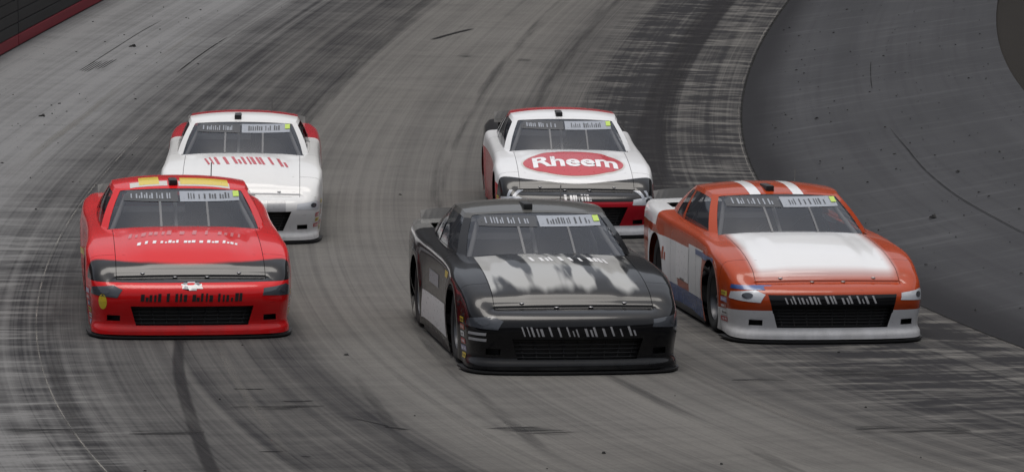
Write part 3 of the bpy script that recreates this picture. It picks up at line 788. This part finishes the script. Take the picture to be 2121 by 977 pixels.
def net_mesh():
    bm = bmesh.new()
    def pt(u, v):
        i0 = sum(n_ for nm, n_ in segs[:2]); i = i0+2+u*12; j = 1+v*(NVG-3); i_, j_ = int(i), int(j); fi, fj = i-i_, j-j_
        g = GG[i_, j_]*(1-fi)*(1-fj)+GG[i_+1, j_]*fi*(1-fj)+GG[i_, min(j_+1, NVG)]*(1-fi)*fj+GG[i_+1, min(j_+1, NVG)]*fi*fj
        return Vector((g[0], g[1]-.03, g[2]))
    def strip(a0, a1, b0, b1):
        n_ = 8; prev = None
        for k in range(n_+1):
            t = k/n_; p, q = pt(a0[0]+(a1[0]-a0[0])*t, a0[1]+(a1[1]-a0[1])*t), pt(b0[0]+(b1[0]-b0[0])*t, b0[1]+(b1[1]-b0[1])*t)
            cur = (bm.verts.new(p), bm.verts.new(q))
            if prev: bm.faces.new((prev[0], cur[0], cur[1], prev[1]))
            prev = cur
    for k in range(7): u = k/6*.95; strip((u, 0), (u, .97), (u+.045, 0), (u+.045, .97))
    for k in range(6): v = k/5*.9; strip((0, v), (.99, v), (0, v+.06), (.99, v+.06))
    return mesh_bm('window_net', bm, False)
ME_NET = net_mesh()
def spoiler_mesh():
    V = []; F = []; n_ = 25
    for k in range(n_):
        y = -.77+1.54*k/(n_-1); s0 = 4.83-.05*(y/.77)**2; z0 = float(topz(min(s0, 4.95), 0))-.02; hh = .115*(1-.25*abs(y/.77)**6)
        for dx, dz in ((0, 0), (-.085, hh), (-.100, hh-.004), (-.018, -.004)): V.append((-s0+dx, y, z0+dz))
    for k in range(n_-1):
        for j in range(4): F.append((k*4+j, (k+1)*4+j, (k+1)*4+(j+1) % 4, k*4+(j+1) % 4))
    F.append((0, 1, 2, 3)); F.append(tuple((n_-1)*4+j for j in (3, 2, 1, 0)))
    return mesh_np('spoiler', V, F, False)
ME_SPOIL = spoiler_mesh()
def grille_meshes(gk):
    z0, z1, w0, w1 = GRILLES[gk]
    def fx(y): return float(-np.interp(abs(y), ry_[:40], rs_[:40]))
    V = []; F = []; n_ = 31
    for k in range(n_):                              # dark back panel and the walls of the opening
        t = k/(n_-1)*2-1
        for z, w_, d in ((z0-.004, w0, -.015), (z0-.004, w0, .10), (z1+.004, w1, .10), (z1+.004, w1, -.015)):
            y = t*(w_+.004); V.append((fx(y)-.02-max(d, 0) if d > 0 else fx(y)-.026, y, z))
    F = grid_faces(n_, 4, 0, True); F.append((0, 1, 2, 3)); F.append(tuple((n_-1)*4+j for j in (3, 2, 1, 0)))
    back = mesh_np('grille', V, F, False); slats = []
    ns_ = 5 if gk == 'low' else 7
    for q in range(ns_):
        h = (q+.5)/ns_; zz = z0+(z1-z0)*h; ww = w0+(w1-w0)*h
        slats.append(tube_mesh('slat', [(fx(t*ww)-.055, t*ww, zz) for t in np.linspace(-1, 1, 17)], .006, 6))
    for q in range(9):
        t = (q+.5)/9*2-1
        slats.append(tube_mesh('slat', [(fx(t*w0)-.065, t*w0, z0), (fx(t*w1)-.065, t*w1, z1)], .006, 6))
    return back, slats
GRM = {k: grille_meshes(k) for k in GRILLES}
def duct_mesh(sg):
    y0, y1, z0, z1 = DUCT; V = []; F = []
    def fx(y): return float(-np.interp(abs(y), ry_[:50], rs_[:50]))
    for k in range(7):
        y = y0-.003+(y1-y0+.006)*k/6
        for z, d in ((z0-.003, .028), (z0-.003, .13), (z1+.003, .13), (z1+.003, .028)): V.append((fx(y)-d, sg*y, z))
    F = grid_faces(7, 4); F.append((0, 1, 2, 3)); F.append((24, 25, 26, 27))
    return mesh_np('brake_duct', V, F, False)
ME_DUCT = {1: duct_mesh(1), -1: duct_mesh(-1)}
bm = bmesh.new(); bmesh.ops.create_cone(bm, cap_ends=True, segments=16, radius1=.022, radius2=.018, depth=.005); ME_PIN = mesh_bm('hood_pin', bm, True, 40)
bm = bmesh.new(); box_bm(bm, -2.66, -2.36, -.115, -.030, 1.235, 1.300, .016); ME_POD = mesh_bm('roof_camera_pod', bm, True, 40)
ME_ANT = tube_mesh('antenna', [(-3.02, .34, 1.25), (-3.03, .345, 1.42)], .006, 6)

# ------------------------------------------------------------------ putting one car together
def part(name, me, mat, parent, **pr): return link(name, me, mat, parent, **pr)
def build_car(cfg):
    r_, th, dy = cfg['pos']; gk = cfg['grille']; body = BODY[gk]; tree = BVH[gk]
    root = link('stock_car', None, label=cfg['label'], category='race car', group='stock cars racing through the banked turn')
    thm = th-2.37/r_; dd = dy+2.37/r_
    er = Vector((math.cos(thm)*math.cos(BANK), math.sin(thm)*math.cos(BANK), math.sin(BANK))); h = Vector((-math.sin(thm), math.cos(thm), 0))
    h2 = math.cos(dd)*h-math.sin(dd)*er; e2 = math.cos(dd)*er+math.sin(dd)*h; n_ = e2.cross(h2); n_ = n_ if n_.z > 0 else -n_
    c = Vector((r_*math.cos(thm), r_*math.sin(thm), math.tan(BANK)*(r_-R0)))
    o = c+h2*2.37
    mt = Matrix.Identity(4)
    for i in range(3): mt[i][0], mt[i][1], mt[i][2], mt[i][3] = h2[i], -e2[i], n_[i], o[i]
    root.matrix_world = mt
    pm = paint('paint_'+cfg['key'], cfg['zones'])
    names = {'fender_l': 'fender', 'fender_r': 'fender', 'door_l': 'door', 'door_r': 'door', 'quarter_l': 'quarter_panel', 'quarter_r': 'quarter_panel'}
    P_ = {}
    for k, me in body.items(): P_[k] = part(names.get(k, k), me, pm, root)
    P_['roof'] = part('roof', GH['roof'], pm, root); P_['pillars'] = part('pillars', GH['pillars'], pm, root)
    P_['windshield'] = part('windshield', GH['windshield'], M_GLASS, root); part('rear_window', GH['rear_window'], M_GLASS, root)
    part('side_window', GH['side_window_r'], M_GLASS, root); part('window_net', ME_NET, M_NET, root)
    for q in 'lr': part('quarter_window', GH['quarter_window_'+q], M_GLASS, root)
    part('splitter', ME_SPLIT, M_BLKP, root)
    for sg in (1, -1): part('side_skirt', ME_SK[sg], M_BLKP, root)
    part('floor_pan', ME_FLOOR, M_INT, root)
    for me in ME_WW: part('wheel_well', me, M_INT, root)
    part('cockpit_tub', ME_TUB, M_INT, root); part('dashboard', ME_DASH, M_INT, root); part('seat', ME_SEAT, M_SEAT, root); part('steering_wheel', ME_WHEEL, M_INT, root)
    cage = part('roll_cage', ME_BARS[0], M_CAGE, root)
    for me in ME_BARS[1:]: part('cage_bar', me, M_CAGE, cage)
    part('spoiler', ME_SPOIL, cfg.get('spoiler', M_BLKP), root)
    for sg in (1, -1): part('brake_duct', ME_DUCT[sg], M_BLKP, P_['front_bumper'])
    g = part('grille', GRM[gk][0], M_BLKP, root)
    for me in GRM[gk][1]: part('slat', me, cfg.get('slat', M_BLKP), g)
    for x in (-AXF, -AXR):
        for sg in (1, -1):
            wh = part('wheel', ME_TYRE, M_TYRE, root); wh.location = (x, sg*.79, WR)
            wh.rotation_euler = (0, 0, 0 if sg > 0 else math.pi)
            rim = part('rim', ME_RIM, M_RIM, wh); part('wheel_nuts', ME_NUTS, M_ALU, wh)
    for x, y in ((-.30, -.45), (-.30, .45), (-.27, -.15), (-.27, .15)):
        hit = tree.ray_cast(Vector((x, y, 3)), Vector((0, 0, -1)))[0]
        p_ = part('hood_pin', ME_PIN, M_ALU, P_['hood']); p_.location = hit+Vector((0, 0, .002))
    pod = part('roof_camera_pod', ME_POD, M_BLKP, P_['roof']); part('antenna', ME_ANT, M_BLKP, P_['roof'])
    # headlight stickers on the corners
    for how in ('corner_r', 'corner_l'):
        b1 = project(shape_bm([[(-.20, -.035), (.17, -.055), (.20, .02), (.10, .055), (-.17, .028)]], .04), how, 0, .455, tree)
        hl = part('headlight', mesh_bm('headlight', b1), cfg.get('lamp', M_LAMP), P_['front_bumper'])
        b2 = project(shape_bm([ellipse(.055, .026, 20)], .04), how, .04, .46, tree, .006); part('lens', mesh_bm('lens', b2), M_LAMPD, hl)
    # windshield banner: dark half with pale strokes, pale half with dark strokes, lime sticker
    ws = P_['windshield']
    for x0, x1, col in ((-.57, -.04, 'black'), (-.02, .57, 'pale')):
        part('banner', mesh_bm('banner', project(shape_bm([rect(x0, x1, -.042, .042)], .05), 'glass', 0, 1.155, BVHG, .004)), D[col], ws)
    part('lettering', mesh_bm('lettering', project(shape_bm(glyphs(8, .40, .045, cfg['seed'], 0, .24), .06), 'glass', -.30, 1.155, BVHG, .007)), D['pale'], ws)
    part('lettering', mesh_bm('lettering', project(shape_bm(glyphs(8, .42, .045, cfg['seed']+1, 0, .24), .06), 'glass', .27, 1.155, BVHG, .007)), D['black'], ws)
    part('sticker', mesh_bm('sticker', project(shape_bm([rect(-.03, .03, -.022, .022)], .05), 'glass', .54, 1.165, BVHG, .010)), D['lime'], ws)
    for y in (-.22, .24):     # straps down the screen
        part('screen_strap', mesh_bm('screen_strap', project(shape_bm([rect(-.011, .011, -.125, .115)], .05), 'glass', y, 1.0, BVHG, .004)), M_STRAP, ws)
    trees = {'body': tree, 'glass': BVHG}
    for (nm, polys, how, cx, cy, col, pk, *rest) in cfg['decals']:
        bm_ = polys() if callable(polys) else shape_bm(polys)
        tr = BVHG if how in ('roof', 'glass') else tree
        me = mesh_bm(nm, project(bm_, how, cx, cy, tr, rest[0] if rest else .003))
        if len(me.polygons):
            q_ = part(nm, me, D[col], P_[pk])
            if nm == 'lettering' and not callable(polys): q_['kind'] = 'stuff'
    return root

def sponsor_stack(how, pk, seed, cols, cx, n_=5, z0=.20, dz=.062):   # contingency stickers behind the front wheel opening and on the nose corner
    rg_ = random.Random(seed); out = []
    for k in range(n_):
        w_ = rg_.uniform(.05, .085)
        out.append(('sticker', [rect(-w_, w_, -.022, .022)], how, cx+rg_.uniform(-.02, .02), z0+k*dz, cols[k % len(cols)], pk))
        out.append(('lettering', glyphs(4, w_*1.5, .022, seed*10+k, 0, .3), how, cx, z0+k*dz, 'black' if cols[k % len(cols)] in ('white', 'yellow', 'cream', 'pale') else 'white', pk, .005))
    return out
CARS = [
 dict(key='red', pos=(86.0517, .509973, -.01295), grille='low', zones=z_red, seed=3, lamp=M_LAMPD,
      label='bright red stock car with black hood nose and yellow roof panels, leftmost in front',
      decals=[('lettering', glyphs(9, 1.10, .17, 21, .1, .26), 'hood', -1.22, 0, 'pink', 'hood'),
              ('lettering', glyphs(13, .96, .09, 22, .12, .32), 'hood', -.88, 0, 'white', 'hood'),
              ('bow_emblem', [[(-.09, -.02), (-.03, -.02), (-.03, -.035), (.04, -.035), (.04, -.02), (.10, -.02), (.09, .02), (.03, .02), (.03, .035), (-.04, .035), (-.04, .02), (-.10, .02)]], 'front', 0, .505, 'grey', 'front_bumper'),
              ('lettering', glyphs(12, .95, .075, 23, .1, .3), 'front', 0, .405, 'black', 'front_bumper'),
              ('roof_panel', [rect(-.10, .10, -.24, .12)], 'roof', -2.66, -.31, 'yellow', 'roof'), ('roof_panel', [rect(-.24, .24, -.26, .02)], 'roof', -2.66, .24, 'yellow', 'roof'),
              ('roof_panel', [rect(-.5, -.13, -.13, .05)], 'roof', -2.49, 0, 'cream', 'roof', .002), ('roof_panel', [rect(-.02, .49, -.13, .05)], 'roof', -2.47, 0, 'cream', 'roof', .002),
              ('sticker', [ellipse(.05, .07, 24)], 'corner_r', .02, .36, 'yellow', 'front_bumper'), ('stripe', [rect(-.5, .6, -.03, .03, .8)], 'right', -3.2, .5, 'yellow', 'quarter_r'),
              ('lettering', glyphs(5, .7, .2, 24, .2), 'right', -4.0, .66, 'white', 'quarter_r')]
             + sponsor_stack('right', 'front_bumper', 5, ['lilac', 'white', 'yellow', 'blue', 'red'], -.52, 6, .13, .058) + sponsor_stack('left', 'front_bumper', 6, ['blue', 'yellow', 'white'], -.52, 5, .15)),
 dict(key='white', pos=(85.40, .4190, -.01189), grille='wide', zones=z_white, seed=5,
      label='white stock car with red hood lettering and red roof rear, behind the red car',
      decals=[('lettering', glyphs(9, .98, .34, 31, -.18, .28), 'hood', -1.12, .06, 'red', 'hood'),
              ('sticker', [rect(-.11, .11, -.06, .06)], 'front', .42, .46, 'grey', 'front_bumper'),
              ('stripe', [rect(-.35, .35, -.06, .06)], 'right', -3.8, .8, 'red', 'quarter_r'), ('lettering', glyphs(6, .8, .22, 37, .2), 'left', -2.6, .55, 'red', 'door_l')]
             + sponsor_stack('left', 'front_bumper', 7, ['yellow', 'red', 'white', 'orange', 'black'], -.50, 6, .16) + sponsor_stack('corner_l', 'front_bumper', 9, ['red', 'yellow'], .12, 3, .22)),
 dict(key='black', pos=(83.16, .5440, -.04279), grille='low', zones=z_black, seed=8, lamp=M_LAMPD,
      label='black stock car with silver splashed hood and pale door panel, nearest the camera',
      decals=[('lettering', glyphs(8, .70, .16, 41, -.1, .3), 'hood', -1.25, .12, 'white', 'hood'),
              ('door_panel', [[(-.95, -.15), (.92, -.15), (.92, .16), (-.80, .13)]], 'right', -2.35, .30, 'white', 'door_r'),
              ('door_panel', [rect(-.35, .30, -.05, .07)], 'right', -2.35, .60, 'pale', 'door_r'),
              ('lettering', glyphs(13, 1.0, .08, 43, -.35, .2), 'front', .02, .385, 'grey', 'front_bumper'),
              ('sticker', [rect(-.10, .12, -.012, .012, .3)], 'corner_r', -.05, .36, 'grey', 'front_bumper'), ('sticker', [rect(-.10, .12, -.012, .012, .3)], 'corner_r', -.05, .31, 'grey', 'front_bumper'),
              ('sticker', [rect(-.12, .12, -.03, .03, .4)], 'right', -1.45, .74, 'yellow', 'fender_r')]
             + sponsor_stack('right', 'front_bumper', 11, ['yellow', 'lilac', 'red', 'white', 'orange'], -.48, 6, .14)),
 dict(key='orange', pos=(80.60, .5200, -.02229), grille='tall', zones=z_orange, seed=13,
      label='orange stock car with white hood and lower bumper, rightmost by the apron',
      decals=[('lettering', glyphs(12, .92, .07, 51, -.4, .2), 'front', .0, .425, 'grey', 'front_bumper'),
              ('lettering', [[(-.3, -.18), (-.12, -.18), (-.12, .02), (.12, .02), (.12, -.18), (.3, -.18), (.32, .18), (-.28, .18)]], 'right', -2.45, .52, 'white', 'door_r'), ('lettering', glyphs(5, .7, .13, 54, .1), 'right', -3.55, .52, 'orange', 'quarter_r'),
              ('stripe', [rect(-.45, .45, -.025, .025, -.2)], 'right', -1.35, .70, 'blue', 'fender_r'), ('stripe', [rect(-.16, .2, -.018, .018, .3)], 'corner_r', -.02, .53, 'blue', 'front_bumper')]
             + sponsor_stack('right', 'front_bumper', 15, ['red', 'white', 'orange', 'lilac', 'yellow'], -.50, 5, .2)),
 dict(key='oval', pos=(81.68, .4112, -.01264), grille='wide', zones=z_oval, seed=17, lamp=M_LAMP,
      label='white and red stock car with red oval hood emblem, behind the black car',
      decals=[('oval_border', [ellipse(.645, .50)], 'hood', -.93, 0, 'cream', 'hood', .0025), ('oval_emblem', [ellipse(.62, .465)], 'hood', -.93, 0, 'red', 'hood', .005),
              ('lettering', lambda: text_bm('Rheem', 1.04, 0, .05, .03, 1.45), 'hood', -.92, .02, 'white', 'hood', .008),
              ('lettering', glyphs(5, .34, .07, 62, -.1, .3), 'front', .0, .50, 'grey', 'front_bumper'),
              ('sticker', [rect(-.05, -.01, -.05, .05, -.2)], 'corner_r', .0, .52, 'pale', 'front_bumper'), ('sticker', [rect(.03, .07, -.05, .05, -.2)], 'corner_r', .0, .52, 'pale', 'front_bumper'), ('sticker', [rect(-.05, -.01, -.05, .05, .2)], 'corner_l', .0, .52, 'pale', 'front_bumper'), ('sticker', [rect(.03, .07, -.05, .05, .2)], 'corner_l', .0, .52, 'pale', 'front_bumper')]
             + sponsor_stack('left', 'front_bumper', 19, ['yellow', 'orange', 'white', 'red'], -.50, 6, .16) + sponsor_stack('right', 'front_bumper', 20, ['white', 'yellow', 'pale'], -.50, 5, .2)),
]
for cfg in CARS: build_car(cfg)
